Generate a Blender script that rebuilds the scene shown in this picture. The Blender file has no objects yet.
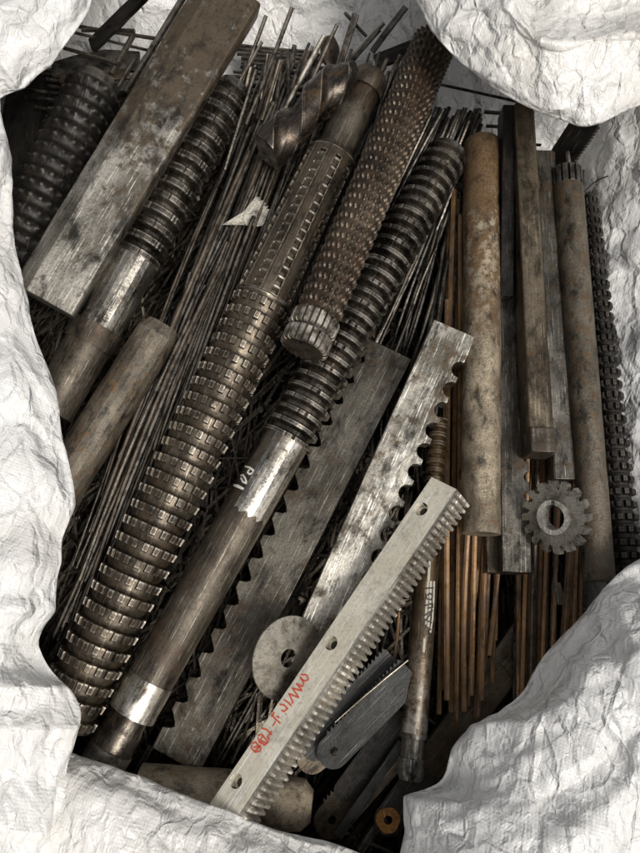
import bpy, math, random
import numpy as np
from mathutils import Vector, Matrix, noise
from mathutils.bvhtree import BVHTree
random.seed(7); rng = np.random.default_rng(7)
scene = bpy.context.scene
R = math.radians

# ------------------------------------------------------------------ camera
TILT = 14.0; CH = 1.10
cam_d = bpy.data.cameras.new("camera"); cam = bpy.data.objects.new("camera", cam_d)
scene.collection.objects.link(cam); scene.camera = cam
cam.location = (0, -CH*math.tan(R(TILT)), CH); cam.rotation_euler = (R(TILT), 0, 0)
cam_d.sensor_fit = 'VERTICAL'; cam_d.angle = R(60); cam_d.clip_end = 500; cam_d.clip_start = 0.01
# ------------------------------------------------------------------ light
SUN_EL, SUN_AZ = 58, 132        # azimuth measured from +Y towards +X
w = bpy.data.worlds.new("World"); scene.world = w; w.use_nodes = True
nt = w.node_tree; nt.nodes.clear()
sky = nt.nodes.new('ShaderNodeTexSky'); sky.sky_type = 'NISHITA'; sky.sun_disc = False
sky.sun_elevation = R(SUN_EL); sky.sun_rotation = R(SUN_AZ); sky.dust_density = 4; sky.air_density = 1.0
hs = nt.nodes.new('ShaderNodeHueSaturation'); hs.inputs['Saturation'].default_value = 0.12
bg = nt.nodes.new('ShaderNodeBackground'); bg.inputs['Strength'].default_value = 0.115
wo = nt.nodes.new('ShaderNodeOutputWorld')
nt.links.new(sky.outputs[0], hs.inputs['Color']); nt.links.new(hs.outputs[0], bg.inputs[0]); nt.links.new(bg.outputs[0], wo.inputs[0])
sd = bpy.data.lights.new("sun", 'SUN'); sun = bpy.data.objects.new("sun", sd); scene.collection.objects.link(sun)
sd.energy = 2.0; sd.angle = R(22); sd.color = (1.0, 0.955, 0.89)
dv = Vector((math.sin(R(SUN_AZ))*math.cos(R(SUN_EL)), math.cos(R(SUN_AZ))*math.cos(R(SUN_EL)), math.sin(R(SUN_EL))))
sun.rotation_euler = dv.to_track_quat('Z', 'Y').to_euler()
vs = scene.view_settings; scene.display_settings.display_device = 'sRGB'
vs.view_transform = 'Standard'; vs.look = 'None'; vs.exposure = 0.03; vs.gamma = 1.0

# ------------------------------------------------------------------ pixels to points (photo 640 x 853)
F = 426.5/math.tan(R(30)); CP = Vector(cam.location); CM = Matrix.Rotation(R(TILT), 3, 'X')
def ray(px, py): return (CM @ Vector(((px-320)/F, -(py-426.5)/F, -1)))
def P(px, py, z):
    d = ray(px, py); return CP + d*((z-CP.z)/d.z)
def depth(p): return -(CM.transposed() @ (Vector(p)-CP)).z
def px2m(p, n=1.0): return n*depth(p)/F

# ------------------------------------------------------------------ object helpers
def tag(o, label=None, cat=None, group=None, kind=None):
    if label: o['label'] = label
    if cat: o['category'] = cat
    if group: o['group'] = group
    if kind: o['kind'] = kind
    return o
def finish(me, mat, smooth=35):
    me.materials.append(mat)
    if smooth:
        me.polygons.foreach_set('use_smooth', [True]*len(me.polygons))
        me.set_sharp_from_angle(angle=R(smooth))
    me.update()
def mesh(name, verts, faces, mat, parent=None, M=None, smooth=35, bevel=0):
    me = bpy.data.meshes.new(name); me.from_pydata([tuple(map(float, v)) for v in verts], [], faces); me.validate()
    finish(me, mat, smooth)
    o = bpy.data.objects.new(name, me); scene.collection.objects.link(o)
    if parent: o.parent = parent
    if M is not None: o.matrix_local = M
    if bevel:
        b = o.modifiers.new('bevel', 'BEVEL'); b.width = bevel; b.segments = 2; b.limit_method = 'ANGLE'; b.angle_limit = R(35)
    return o
def empty(name, M, label, cat, group=None):
    o = bpy.data.objects.new(name, None); scene.collection.objects.link(o); o.matrix_world = M; o.empty_display_size = .02
    return tag(o, label, cat, group)
def grid_faces(S, N, wrap):
    f = []
    for i in range(S-1):
        for j in range(N if wrap else N-1):
            k = (j+1) % N
            f.append((i*N+j, i*N+k, (i+1)*N+k, (i+1)*N+j))
    return f
def radial(name, s, r, mat, parent=None, M=None, caps=(True, True), smooth=35, twist=None):
    """surface of revolution along local z; s (S,), r (S,N) or (S,)"""
    s = np.asarray(s, float); r = np.asarray(r, float)
    if r.ndim == 1: r = np.repeat(r[:, None], 40, 1)
    S, N = r.shape; th = np.arange(N)*2*math.pi/N
    t2 = th[None, :] + (0 if twist is None else np.asarray(twist)[:, None])
    V = np.stack([r*np.cos(t2), r*np.sin(t2), np.repeat(s[:, None], N, 1)], -1).reshape(-1, 3)
    f = grid_faces(S, N, True)
    if caps[0]: f.append(tuple(range(N-1, -1, -1)))
    if caps[1]: f.append(tuple(range((S-1)*N, S*N)))
    return mesh(name, V, f, mat, parent, M, smooth)
def frame(a, b, roll=0):
    z = (b-a).normalized(); x = z.cross(Vector((0, 0, 1))).normalized(); y = z.cross(x) * 1
    x = y.cross(z); m = Matrix((x, y, z)).transposed()
    if y.z < 0: m = Matrix((-x, -y, z)).transposed()
    m = m @ Matrix.Rotation(R(roll), 3, 'Z')
    M = m.to_4x4(); M.translation = a
    return M      # local z along the axis, local y up, local x sideways (right of the axis as seen from above)
class Axis:
    """axis through two photo points at given heights"""
    def __init__(s, A, B, za, zb, roll=0):
        s.a = P(A[0], A[1], za); s.b = P(B[0], B[1], zb); s.L = (s.b-s.a).length; s.d = (s.b-s.a)/s.L; s.M = frame(s.a, s.b, roll)
    def at(s, px, py):          # distance along the axis of the point seen at a pixel
        d = ray(px, py).normalized(); w0 = s.a-CP; b = s.d.dot(d)
        return (b*d.dot(w0) - s.d.dot(w0))/(1-b*b)
    def m(s, sv, wpx): return wpx*depth(s.a+s.d*sv)/F
def prism(name, poly, y0, y1, mat, parent=None, M=None, bevel=.0012, smooth=30):
    """polygon in local (x,z), extruded along local y"""
    poly = [(-x, z) for x, z in poly]     # +x in the outlines means right of the axis
    n = len(poly); V = [(x, y0, z) for x, z in poly]+[(x, y1, z) for x, z in poly]
    area = sum(poly[i][0]*poly[(i+1) % n][1]-poly[(i+1) % n][0]*poly[i][1] for i in range(n))
    f = [tuple(range(n)), tuple(range(2*n-1, n-1, -1))] + [(i, i+n, (i+1) % n+n, (i+1) % n) for i in range(n)]
    if area < 0: f = [tuple(reversed(q)) for q in f]
    return mesh(name, V, f, mat, parent, M, smooth, bevel)
def boolean_cut(o, cutters):
    for c in cutters:
        m = o.modifiers.new('cut', 'BOOLEAN'); m.object = c; m.operation = 'DIFFERENCE'; m.solver = 'EXACT'
    bpy.context.view_layer.update()
    dg = bpy.context.evaluated_depsgraph_get()
    me = bpy.data.meshes.new_from_object(o.evaluated_get(dg)); o.modifiers.clear(); old = o.data; o.data = me; me.name = old.name
    for c in cutters: bpy.data.objects.remove(c, do_unlink=True)
    me.polygons.foreach_set('use_smooth', [True]*len(me.polygons)); me.set_sharp_from_angle(angle=R(30))
def cyl_along_y(r0, r1, y0, y1, x, z, mat, M, N=28):
    V = [(x+r0*math.cos(2*math.pi*i/N), y0, z+r0*math.sin(2*math.pi*i/N)) for i in range(N)] + [(x+r1*math.cos(2*math.pi*i/N), y1, z+r1*math.sin(2*math.pi*i/N)) for i in range(N)]
    f = [tuple(range(N)), tuple(range(2*N-1, N-1, -1))]+[(i, i+N, (i+1) % N+N, (i+1) % N) for i in range(N)]
    return mesh('cutter', V, f, mat, None, M)

# ------------------------------------------------------------------ materials
def nodes(name):
    m = bpy.data.materials.new(name); m.use_nodes = True; n = m.node_tree; n.nodes.clear()
    out = n.nodes.new('ShaderNodeOutputMaterial'); b = n.nodes.new('ShaderNodeBsdfPrincipled'); n.links.new(b.outputs[0], out.inputs[0])
    return m, n, b
def N_(n, t, **k):
    o = n.nodes.new(t)
    for a, v in k.items():
        if a in o.inputs: o.inputs[a].default_value = v
        else: setattr(o, a, v)
    return o
def ramp(n, src, stops):
    r = n.nodes.new('ShaderNodeValToRGB'); e = r.color_ramp.elements
    while len(e) < len(stops): e.new(.5)
    for i, (p, c) in enumerate(stops):
        e[i].position = p; e[i].color = (*c, 1) if not isinstance(c, (int, float)) else (c, c, c, 1)
    n.links.new(src, r.inputs[0]); return r.outputs[0]
def mix(n, fac, a, b, mode='MIX'):
    m = n.nodes.new('ShaderNodeMix'); m.data_type = 'RGBA'; m.blend_type = mode
    for s, v in ((0, fac), (6, a), (7, b)):
        if hasattr(v, 'links') or hasattr(v, 'is_output'): n.links.new(v, m.inputs[s])
        else: m.inputs[s].default_value = v if s == 0 else (*v, 1)
    return m.outputs[2]
def steel(name, dark, light, rust, rust_amt=.5, rough=.42, metal=.8, scale=1.0, wear=.5, bump=.4, pit=0.5, seed=0, wearcol=(.50, .46, .40), scratch=.6, grime=.55, zr=None, oil=.75):
    m, n, b = nodes(name); L = n.links.new
    tc = N_(n, 'ShaderNodeTexCoord'); oi = N_(n, 'ShaderNodeObjectInfo')
    ro = N_(n, 'ShaderNodeVectorMath', operation='SCALE'); cx = N_(n, 'ShaderNodeCombineXYZ', X=1.3, Y=-2.1, Z=3.7); L(cx.outputs[0], ro.inputs[0]); L(oi.outputs['Random'], ro.inputs[3])
    mp = N_(n, 'ShaderNodeVectorMath', operation='ADD'); L(tc.outputs['Object'], mp.inputs[0]); L(ro.outputs[0], mp.inputs[1])
    def tex(sc, det, rg, vec, dist=0.0):
        t = N_(n, 'ShaderNodeTexNoise', Scale=sc, Detail=det, Roughness=rg, Distortion=dist); L(vec, t.inputs[0]); return t.outputs[0]
    def stretched(v, rot=(0, 0, 0)):
        q = N_(n, 'ShaderNodeMapping'); q.inputs['Scale'].default_value = v; q.inputs['Rotation'].default_value = rot; L(mp.outputs[0], q.inputs[0]); return q.outputs[0]
    big = tex(9*scale, 8.0, .62, stretched((1.2, 1.2, .85)), .2)      # broad patches, longer along the piece
    med = tex(48*scale, 9.0, .70, mp.outputs[0])
    fin = tex(300*scale, 4.0, .6, mp.outputs[0])
    sme = tex(22*scale, 7.0, .7, stretched((1.5, 1.5, .8)), .3)      # oil smears drawn along the piece
    scr = tex(1.0, 5.0, .7, stretched((260, 260, 10)))
    c = mix(n, ramp(n, big, [(.40, 0), (.60, 1)]), dark, light)
    c = mix(n, ramp(n, scr, [(.52, 0), (.70, scratch*.8)]), c, tuple(min(1, x*1.7+.02) for x in light))
    if scratch > .2:
        for ang, sc_ in ((.45, 420), (-.7, 520)):
            s3 = tex(1.0, 2.0, .5, stretched((sc_, 60, 14), (0, ang, 0)))
            c = mix(n, ramp(n, s3, [(.65, 0), (.69, .6)]), c, tuple(min(1, x*2.4+.05) for x in light))
    ad = N_(n, 'ShaderNodeMath', operation='MULTIPLY_ADD'); L(big, ad.inputs[0]); ad.inputs[1].default_value = -.5; L(med, ad.inputs[2])
    ri = ad.outputs[0]
    if zr:
        sx = N_(n, 'ShaderNodeSeparateXYZ'); L(tc.outputs['Object'], sx.inputs[0]); mz = N_(n, 'ShaderNodeMapRange'); L(sx.outputs[2], mz.inputs[0])
        mz.inputs[1].default_value = zr[0]; mz.inputs[2].default_value = zr[1]; mz.inputs[3].default_value = -.06; mz.inputs[4].default_value = .14
        az = N_(n, 'ShaderNodeMath', operation='ADD'); L(ri, az.inputs[0]); L(mz.outputs[0], az.inputs[1]); ri = az.outputs[0]
    k = .43-.36*rust_amt
    rm = ramp(n, ri, [(max(0, k), 0), (k+.11, 1)])
    c = mix(n, rm, c, rust)
    c = mix(n, ramp(n, sme, [(.34, oil), (.50, 0)]), c, (.010, .0085, .007))
    c = mix(n, ramp(n, fin, [(.3, grime), (.5, 0)]), c, (.012, .010, .008))
    br = N_(n, 'ShaderNodeMapRange'); L(oi.outputs['Random'], br.inputs[0]); br.inputs[3].default_value = 1.0; br.inputs[4].default_value = 1.4
    hv = N_(n, 'ShaderNodeHueSaturation', Saturation=1.05); L(c, hv.inputs['Color']); L(br.outputs[0], hv.inputs['Value']); c = hv.outputs[0]
    geo = N_(n, 'ShaderNodeNewGeometry')
    wm = ramp(n, geo.outputs['Pointiness'], [(.515, 0), (.56, 1)])
    wn = ramp(n, med, [(.40, 0), (.55, 1)])
    mu = N_(n, 'ShaderNodeMath', operation='MULTIPLY'); L(wm, mu.inputs[0]); L(wn, mu.inputs[1])
    mu2 = N_(n, 'ShaderNodeMath', operation='MULTIPLY'); L(mu.outputs[0], mu2.inputs[0]); mu2.inputs[1].default_value = wear
    c = mix(n, mu2.outputs[0], c, wearcol)
    L(c, b.inputs['Base Color'])
    mr = N_(n, 'ShaderNodeMapRange'); L(rm, mr.inputs[0]); mr.inputs[3].default_value = metal; mr.inputs[4].default_value = metal*.5; L(mr.outputs[0], b.inputs['Metallic'])
    rr = N_(n, 'ShaderNodeMapRange'); L(sme, rr.inputs[0]); rr.inputs[1].default_value = .32; rr.inputs[2].default_value = .66
    rr.inputs[3].default_value = max(.14, rough-.18); rr.inputs[4].default_value = min(.95, rough+.15); L(rr.outputs[0], b.inputs['Roughness'])
    b1 = N_(n, 'ShaderNodeBump', Strength=bump, Distance=.0018); L(med, b1.inputs['Height'])
    b2 = N_(n, 'ShaderNodeBump', Strength=pit, Distance=.0004); L(fin, b2.inputs['Height']); L(b1.outputs[0], b2.inputs['Normal'])
    b3 = N_(n, 'ShaderNodeBump', Strength=bump*.5*(1 if scratch > .2 else .1), Distance=.0005); L(scr, b3.inputs['Height']); L(b2.outputs[0], b3.inputs['Normal'])
    L(b3.outputs[0], b.inputs['Normal'])
    return m
RU = (.085, .048, .022)
M_dark = steel('black_oiled_steel', (.011, .010, .009), (.034, .030, .026), (.026, .018, .012), .4, .52, .6, wear=.15)
M_ring = steel('dark_ring_steel', (.030, .026, .021), (.125, .108, .088), (.045, .030, .018), .35, .28, .9, wear=.8)
M_brown = steel('brown_tool_steel', (.036, .029, .021), (.105, .086, .063), (.050, .034, .020), .5, .38, .75, wear=.85, seed=1)
M_knurl = steel('rusty_toothed_steel', (.026, .019, .013), (.080, .060, .041), (.048, .028, .015), .5, .42, .7, wear=.12, seed=2)
M_shank = steel('worn_grey_shank_steel', (.045, .038, .029), (.120, .102, .079), (.055, .037, .022), .45, .50, .75, wear=0, seed=3)
M_bright = steel('polished_steel_band', (.16, .145, .12), (.46, .43, .38), (.08, .06, .038), .35, .30, .95, wear=0, seed=4, oil=.9)
M_barA = steel('stained_steel_bar', (.085, .077, .064), (.23, .215, .188), (.060, .044, .027), .5, .40, .75, wear=0, seed=5, scale=1.0, zr=(.14, .40), oil=.9)
M_flat = steel('scratched_brown_flat_steel', (.050, .043, .034), (.155, .140, .115), (.068, .047, .028), .45, .36, .85, wear=0, seed=6, oil=.85, scratch=.4)
M_flatB = steel('pale_worn_flat_steel', (.10, .09, .072), (.44, .415, .365), (.07, .05, .03), .40, .36, .8, wear=0, seed=7, oil=.9)
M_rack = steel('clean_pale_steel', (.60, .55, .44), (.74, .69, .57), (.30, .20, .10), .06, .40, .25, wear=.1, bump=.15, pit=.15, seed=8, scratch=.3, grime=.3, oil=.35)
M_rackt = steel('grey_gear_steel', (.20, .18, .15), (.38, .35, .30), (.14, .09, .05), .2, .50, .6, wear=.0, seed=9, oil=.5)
M_sand = steel('rough_sandy_rusted_steel', (.13, .105, .075), (.36, .30, .215), (.13, .080, .040), .45, .46, .45, wear=.2, bump=1.2, pit=.9, seed=10, scratch=.15, grime=.75, oil=.85, zr=(.15, .5), scale=1.6)
M_rust = steel('rough_brown_rusted_bar', (.070, .060, .046), (.145, .122, .090), (.10, .058, .027), .45, .46, .5, wear=.2, bump=1.2, pit=.9, seed=11, scratch=.15, grime=.7, oil=.85, scale=1.6)
M_rodb = steel('rusty_brown_rod', (.16, .080, .030), (.38, .215, .090), (.22, .092, .030), .5, .52, .3, wear=.2, seed=12)
M_rodd = steel('dark_steel_rod', (.024, .020, .016), (.10, .084, .064), (.048, .031, .018), .4, .32, .85, wear=.2, seed=13)
M_rodk = steel('black_steel_rod', (.014, .013, .012), (.042, .037, .032), (.03, .021, .014), .35, .34, .8, wear=.2, seed=14)
M_disc = steel('dull_disc_steel', (.085, .075, .060), (.19, .172, .145), (.07, .048, .029), .3, .36, .8, wear=0, seed=15, oil=.5)
M_barK = steel('brown_bar_steel', (.055, .044, .031), (.160, .130, .092), (.085, .055, .030), .5, .42, .75, wear=0, seed=31, oil=.8, scratch=.3)
M_barD = steel('dark_grey_bar_steel', (.052, .048, .041), (.175, .160, .136), (.065, .047, .029), .4, .36, .85, wear=0, seed=32, oil=.85, scratch=.4)
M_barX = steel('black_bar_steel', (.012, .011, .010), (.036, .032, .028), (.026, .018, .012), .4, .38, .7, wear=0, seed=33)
M_discp = steel('pale_disc_steel', (.17, .155, .13), (.30, .28, .24), (.11, .08, .05), .3, .40, .7, wear=0, seed=25, scratch=.18, oil=.7)
M_hub = steel('bright_hub_steel', (.38, .36, .32), (.58, .55, .5), (.2, .15, .1), .1, .35, .6, wear=0, seed=27, oil=.5)
M_drill = steel('brown_drill_steel', (.022, .020, .018), (.070, .056, .044), (.062, .040, .022), .45, .30, .85, wear=.9, seed=26)
M_brass = steel('bronze_brown_tool_steel', (.060, .040, .021), (.150, .102, .056), (.065, .036, .016), .4, .34, .8, wear=.6, seed=16)
M_pale = steel('pale_tan_corroded_bar', (.20, .165, .12), (.36, .30, .22), (.15, .10, .055), .4, .6, .2, wear=.1, bump=.9, pit=.6, seed=17, scratch=.03, grime=.5, scale=1.5)
M_blade = steel('grey_saw_blade_steel', (.026, .026, .024), (.050, .050, .047), (.032, .024, .016), .25, .50, .6, wear=0, seed=18, scratch=.25, oil=.6)
M_orange = steel('bright_orange_rust', (.16, .075, .025), (.30, .145, .045), (.09, .045, .02), .5, .8, .1, wear=0, seed=19)
def plain(name, col, rough=.6):
    m, n, b = nodes(name); b.inputs['Base Color'].default_value = (*col, 1); b.inputs['Roughness'].default_value = rough
    no = N_(n, 'ShaderNodeTexNoise', Scale=300.0, Detail=3.0); tc = N_(n, 'ShaderNodeTexCoord'); n.links.new(tc.outputs['Object'], no.inputs[0])
    c = mix(n, ramp(n, no.outputs[0], [(.35, .0), (.7, .6)]), col, tuple(min(1, x*1.3+.02) for x in col)); n.links.new(c, b.inputs['Base Color'])
    return m
M_red = plain('red_marker_paint', (.62, .085, .04)); M_white = plain('white_marker_paint', (.66, .63, .56)); M_chalk = plain('worn_chalk_paint', (.40, .37, .31)); M_ink = plain('black_marker_ink', (.03, .025, .02))

def bag_mat(name, base=(.71, .70, .68), stain=.22):
    m, n, b = nodes(name); L = n.links.new
    tc = N_(n, 'ShaderNodeTexCoord'); o = tc.outputs['Object']
    st = N_(n, 'ShaderNodeTexNoise', Scale=5.0, Detail=7.0, Roughness=.65, Distortion=.7); L(o, st.inputs[0])
    c = mix(n, ramp(n, st.outputs[0], [(.48, 0), (.72, stain)]), base, (.56, .49, .39))
    sp = N_(n, 'ShaderNodeTexNoise', Scale=60.0, Detail=5.0, Roughness=.7); L(o, sp.inputs[0])
    c = mix(n, ramp(n, sp.outputs[0], [(.60, 0), (.74, .35)]), c, (.5, .47, .42))
    # creased facets: every warped cell is a small tilted plane, joined at its border
    def facets(sc, rot, aniso, prev, strength, dist):
        wn = N_(n, 'ShaderNodeTexNoise', Scale=sc*.45, Detail=4.0); L(o, wn.inputs[0])
        ad = N_(n, 'ShaderNodeVectorMath', operation='MULTIPLY_ADD'); L(wn.outputs['Color'], ad.inputs[0]); k = 1.6/sc; ad.inputs[1].default_value = (k, k, k); L(o, ad.inputs[2])
        mq = N_(n, 'ShaderNodeMapping'); mq.inputs['Rotation'].default_value = rot; mq.inputs['Scale'].default_value = (sc, sc*aniso, sc*.8); L(ad.outputs[0], mq.inputs[0])
        v = N_(n, 'ShaderNodeTexVoronoi', Scale=1.0); L(mq.outputs[0], v.inputs[0])
        e = N_(n, 'ShaderNodeTexVoronoi', Scale=1.0); e.feature = 'DISTANCE_TO_EDGE'; L(mq.outputs[0], e.inputs[0])
        sb = N_(n, 'ShaderNodeVectorMath', operation='SUBTRACT'); L(mq.outputs[0], sb.inputs[0]); L(v.outputs['Position'], sb.inputs[1])
        cc = N_(n, 'ShaderNodeVectorMath', operation='SUBTRACT'); L(v.outputs['Color'], cc.inputs[0]); cc.inputs[1].default_value = (.5, .5, .5)
        dt = N_(n, 'ShaderNodeVectorMath', operation='DOT_PRODUCT'); L(sb.outputs[0], dt.inputs[0]); L(cc.outputs[0], dt.inputs[1])
        en = ramp(n, e.outputs['Distance'], [(0, 0), (.10, 1)])
        mm = N_(n, 'ShaderNodeMath', operation='MULTIPLY'); L(dt.outputs['Value'], mm.inputs[0]); L(en, mm.inputs[1])
        bq = N_(n, 'ShaderNodeBump', Strength=strength, Distance=dist/sc); L(mm.outputs[0], bq.inputs['Height'])
        if prev: L(prev.outputs[0], bq.inputs['Normal'])
        return bq
    mpw = N_(n, 'ShaderNodeMapping'); mpw.inputs['Rotation'].default_value = (0, 0, .3); L(o, mpw.inputs[0])
    w1 = N_(n, 'ShaderNodeTexWave', Scale=80.0, Distortion=.8); w1.bands_direction = 'X'; L(mpw.outputs[0], w1.inputs[0])
    w2 = N_(n, 'ShaderNodeTexWave', Scale=80.0, Distortion=.8); w2.bands_direction = 'Y'; L(mpw.outputs[0], w2.inputs[0])
    wm = N_(n, 'ShaderNodeMath', operation='MULTIPLY'); L(w1.outputs['Fac'], wm.inputs[0]); L(w2.outputs['Fac'], wm.inputs[1])
    b0 = N_(n, 'ShaderNodeBump', Strength=.28, Distance=.0010); L(wm.outputs[0], b0.inputs['Height'])
    f1 = facets(15, (.2, .1, .7), .45, b0, .36, 1.0)
    f2 = facets(38, (.5, .3, 2.1), .5, f1, .42, 1.0)
    f3 = facets(95, (.1, .6, 1.2), .6, f2, .32, 1.0)
    nf = N_(n, 'ShaderNodeTexNoise', Scale=14.0, Detail=9.0, Roughness=.68, Distortion=.2); nf.noise_type = 'RIDGED_MULTIFRACTAL'; L(o, nf.inputs[0])
    b2 = N_(n, 'ShaderNodeBump', Strength=.28, Distance=.005); L(nf.outputs[0], b2.inputs['Height']); L(f3.outputs[0], b2.inputs['Normal'])
    L(b2.outputs[0], b.inputs['Normal']); L(c, b.inputs['Base Color'])
    b.inputs['Roughness'].default_value = .34; b.inputs['Specular IOR Level'].default_value = .5
    return m
M_bag = bag_mat('white_woven_bag_film'); M_bag2 = bag_mat('stained_woven_bag_film', (.73, .71, .675), .45)

# ------------------------------------------------------------------ ground
gm, gn, gb = nodes('grey_concrete'); g1 = N_(gn, 'ShaderNodeTexNoise', Scale=3.0, Detail=8.0)
tcg = N_(gn, 'ShaderNodeTexCoord'); gn.links.new(tcg.outputs['Object'], g1.inputs[0]); gn.links.new(ramp(gn, g1.outputs[0], [(.3, (.16, .155, .145)), (.7, (.27, .26, .245))]), gb.inputs['Base Color']); gb.inputs['Roughness'].default_value = .9
tag(mesh('ground', [(-60, -60, -.96), (60, -60, -.96), (60, 60, -.96), (-60, 60, -.96)], [(0, 1, 2, 3)], gm, smooth=0), kind='structure')

# ------------------------------------------------------------------ the bag
bag = empty('bulk_bag', Matrix.Translation((0, 0, -.95)), 'big open white woven plastic sack with crinkled folded-over rim holding all the scrap', 'sack')
def catmull(A, n):
    """A (K,...) control points to n samples along axis 0 (chord-uniform)"""
    K = A.shape[0]; t = np.linspace(0, K-1, n); i = np.minimum(t.astype(int), K-2); u = (t-i).reshape((-1,)+(1,)*(A.ndim-1))
    g = lambda k: A[np.clip(i+k, 0, K-1)]
    p0, p1, p2, p3 = g(-1), g(0), g(1), g(2)
    return .5*((2*p1)+(-p0+p2)*u+(2*p0-5*p1+4*p2-p3)*u*u+(-p0+3*p1-3*p2+p3)*u**3)
DIRS = {}
def crumple(p, sc, seed):
    """crossing triangle waves in bent directions: flat facets meeting in sharp creases"""
    if seed not in DIRS:
        rr = random.Random(int(seed*13+5)); DIRS[seed] = [(Vector((rr.gauss(0, 1), rr.gauss(0, 1), rr.gauss(0, .8))).normalized(), rr.uniform(.6, 1.5), rr.uniform(0, 9)) for _ in range(4)]
    q = Vector(p)*sc; wv = noise.noise_vector(q*.5+Vector((seed, 0, 0)))*1.9; t = 0
    for k, (d, f, o) in enumerate(DIRS[seed]):
        a = (d.dot(q+wv)*f*.5+o) % 1.0; m = max(0, .55+noise.noise(q*.3+Vector((k*7.7, seed, 3)))*1.2)
        t += (abs(a*2-1)-.5)*m
    return t*.8
def sheet(name, ctrl, nu, nv, mat, seed, amp=1.0, folds=.012, fold_n=7, smooth=180, fold_in=0):
    C = np.array([[tuple(P(*q)) for q in row] for row in ctrl])     # (rows along edge, columns across)
    G = catmull(C, nu); G = np.swapaxes(catmull(np.swapaxes(G, 0, 1), nv), 0, 1)
    du = np.gradient(G, axis=0); dvv = np.gradient(G, axis=1); n = np.cross(du, dvv); n /= (np.linalg.norm(n, axis=2, keepdims=True)+1e-9)
    if n[nu//2, nv//2, 2] < 0: n = -n; flip = True
    else: flip = False
    D = np.zeros((nu, nv))
    for i in range(nu):
        for j in range(nv):
            p = G[i, j]; u = i/(nu-1); v = j/(nv-1)
            a = crumple(p, 9, seed)*.013 + crumple(p, 20, seed+5)*.006 + crumple(p, 44, seed+9)*.0022
            f = noise.noise(Vector((u*fold_n+seed, v*1.6+.6*noise.noise(Vector((u*4, v*3, seed))), seed*.3)))
            f = 1-2*abs(f)*1.6
            D[i, j] = (a*amp + f*folds)*(.45+.55*min(1, max(0, (v-fold_in)*4)))
    G = G + n*D[..., None]
    f = grid_faces(nu, nv, False)
    if flip: f = [tuple(reversed(q)) for q in f]
    T = np.array([0, 0, .95])
    o = mesh(name, G.reshape(-1, 3)+T, f, mat, bag, smooth=smooth)
    so = o.modifiers.new('thickness', 'SOLIDIFY'); so.thickness = .0015; so.offset = -1
    return o
# far wall
far = [[(x, 260-d, -.30), (x, 190-d, -.23), (x, 140-d, -.18), (x, 90-d*.8, -.14), (x, 40-d*.6, -.10), (x, -20-d*.3, -.05), (x, -100, .0), (x, -230, .0)] for x, d in ((q, 62 if q < 360 else 35 if q < 450 else 0) for q in (-140, -60, 40, 140, 240, 340, 440, 540, 640, 740, 840))]
sheet('bag_wall', far, 260, 150, M_bag, 3, .8, .010, 9)
# right-hand inner wall
rw = [[(540, y, -.34), (572, y, -.21), (600, y, -.135), (624, y, -.10), (650, y, -.07), (695, y+2, -.03), (760, y+6, .0), (900, y+10, .0)] for y in (0, 60, 120, 180, 240, 300, 360, 420, 480, 540, 600, 680, 780)]
sheet('bag_wall', rw, 260, 150, M_bag, 11, .75, .010, 6)
# left roll
eA = [(2, -60), (2, 40), (3, 95), (8, 150), (9, 200), (14, 250), (26, 300), (41, 350), (56, 405), (64, 450), (71, 500), (58, 555), (50, 600), (41, 640), (64, 684), (73, 715), (70, 752), (60, 800), (44, 860), (30, 930)]
sheet('rolled_rim', [[(x-45, y, -.34), (x-34, y, -.14), (x-18, y, .03), (x-3, y, .088), (x, y, .098), (x-5, y, .107), (x-18, y, .125), (x-45, y, .155), (x-100, y, .17), (x-180, y, .13), (x-300, y, .0)] for x, y in eA], 340, 170, M_bag, 21, 1.0, .010, 12, fold_in=.35)
# bottom roll
eB = [(-60, 700), (20, 735), (69, 752), (110, 768), (150, 785), (200, 803), (240, 819), (300, 836), (350, 854), (400, 885), (460, 930), (560, 980)]
sheet('rolled_rim', [[(x-4, y+44, -.34), (x-3, y+30, -.14), (x, y+16, .0), (x, y+3, .045), (x, y, .052), (x, y+4, .060), (x-2, y+14, .072), (x-5, y+40, .10), (x-10, y+90, .11), (x-20, y+160, .08), (x-30, y+260, -.02)] for x, y in eB], 260, 120, M_bag2, 31, .6, .006, 6, fold_in=.35)
# lower right bulge
eC = [(380, 1000), (392, 920), (400, 853), (404, 815), (420, 790), (440, 768), (480, 725), (520, 690), (547, 655), (580, 620), (620, 582), (665, 560), (740, 530), (830, 500)]
sheet('rolled_rim', [[(x+34, y+30, -.34), (x+25, y+22, -.14), (x+13, y+12, .02), (x+2, y+2, .068), (x, y, .076), (x+3, y+3, .086), (x+12, y+11, .105), (x+38, y+32, .15), (x+85, y+72, .19), (x+150, y+125, .18), (x+260, y+220, .02)] for x, y in eC], 340, 180, M_bag, 41, 1.15, .016, 6, fold_in=.35)
# top left flap
eG = [(180, -120), (120, -50), (96, -8), (88, 14), (72, 40), (53, 60), (34, 76), (18, 88), (2, 99), (-30, 118), (-90, 150)]
sheet('folded_flap', [[(x-34, y-38, -.20), (x-24, y-27, -.02), (x-12, y-13, .09), (x-2, y-2, .122), (x, y, .129), (x-2, y-3, .136), (x-8, y-9, .148), (x-22, y-28, .17), (x-50, y-62, .18), (x-100, y-120, .15), (x-200, y-210, .0)] for x, y in eG], 220, 140, M_bag, 52, .45, .008, 4, fold_in=.35)
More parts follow.
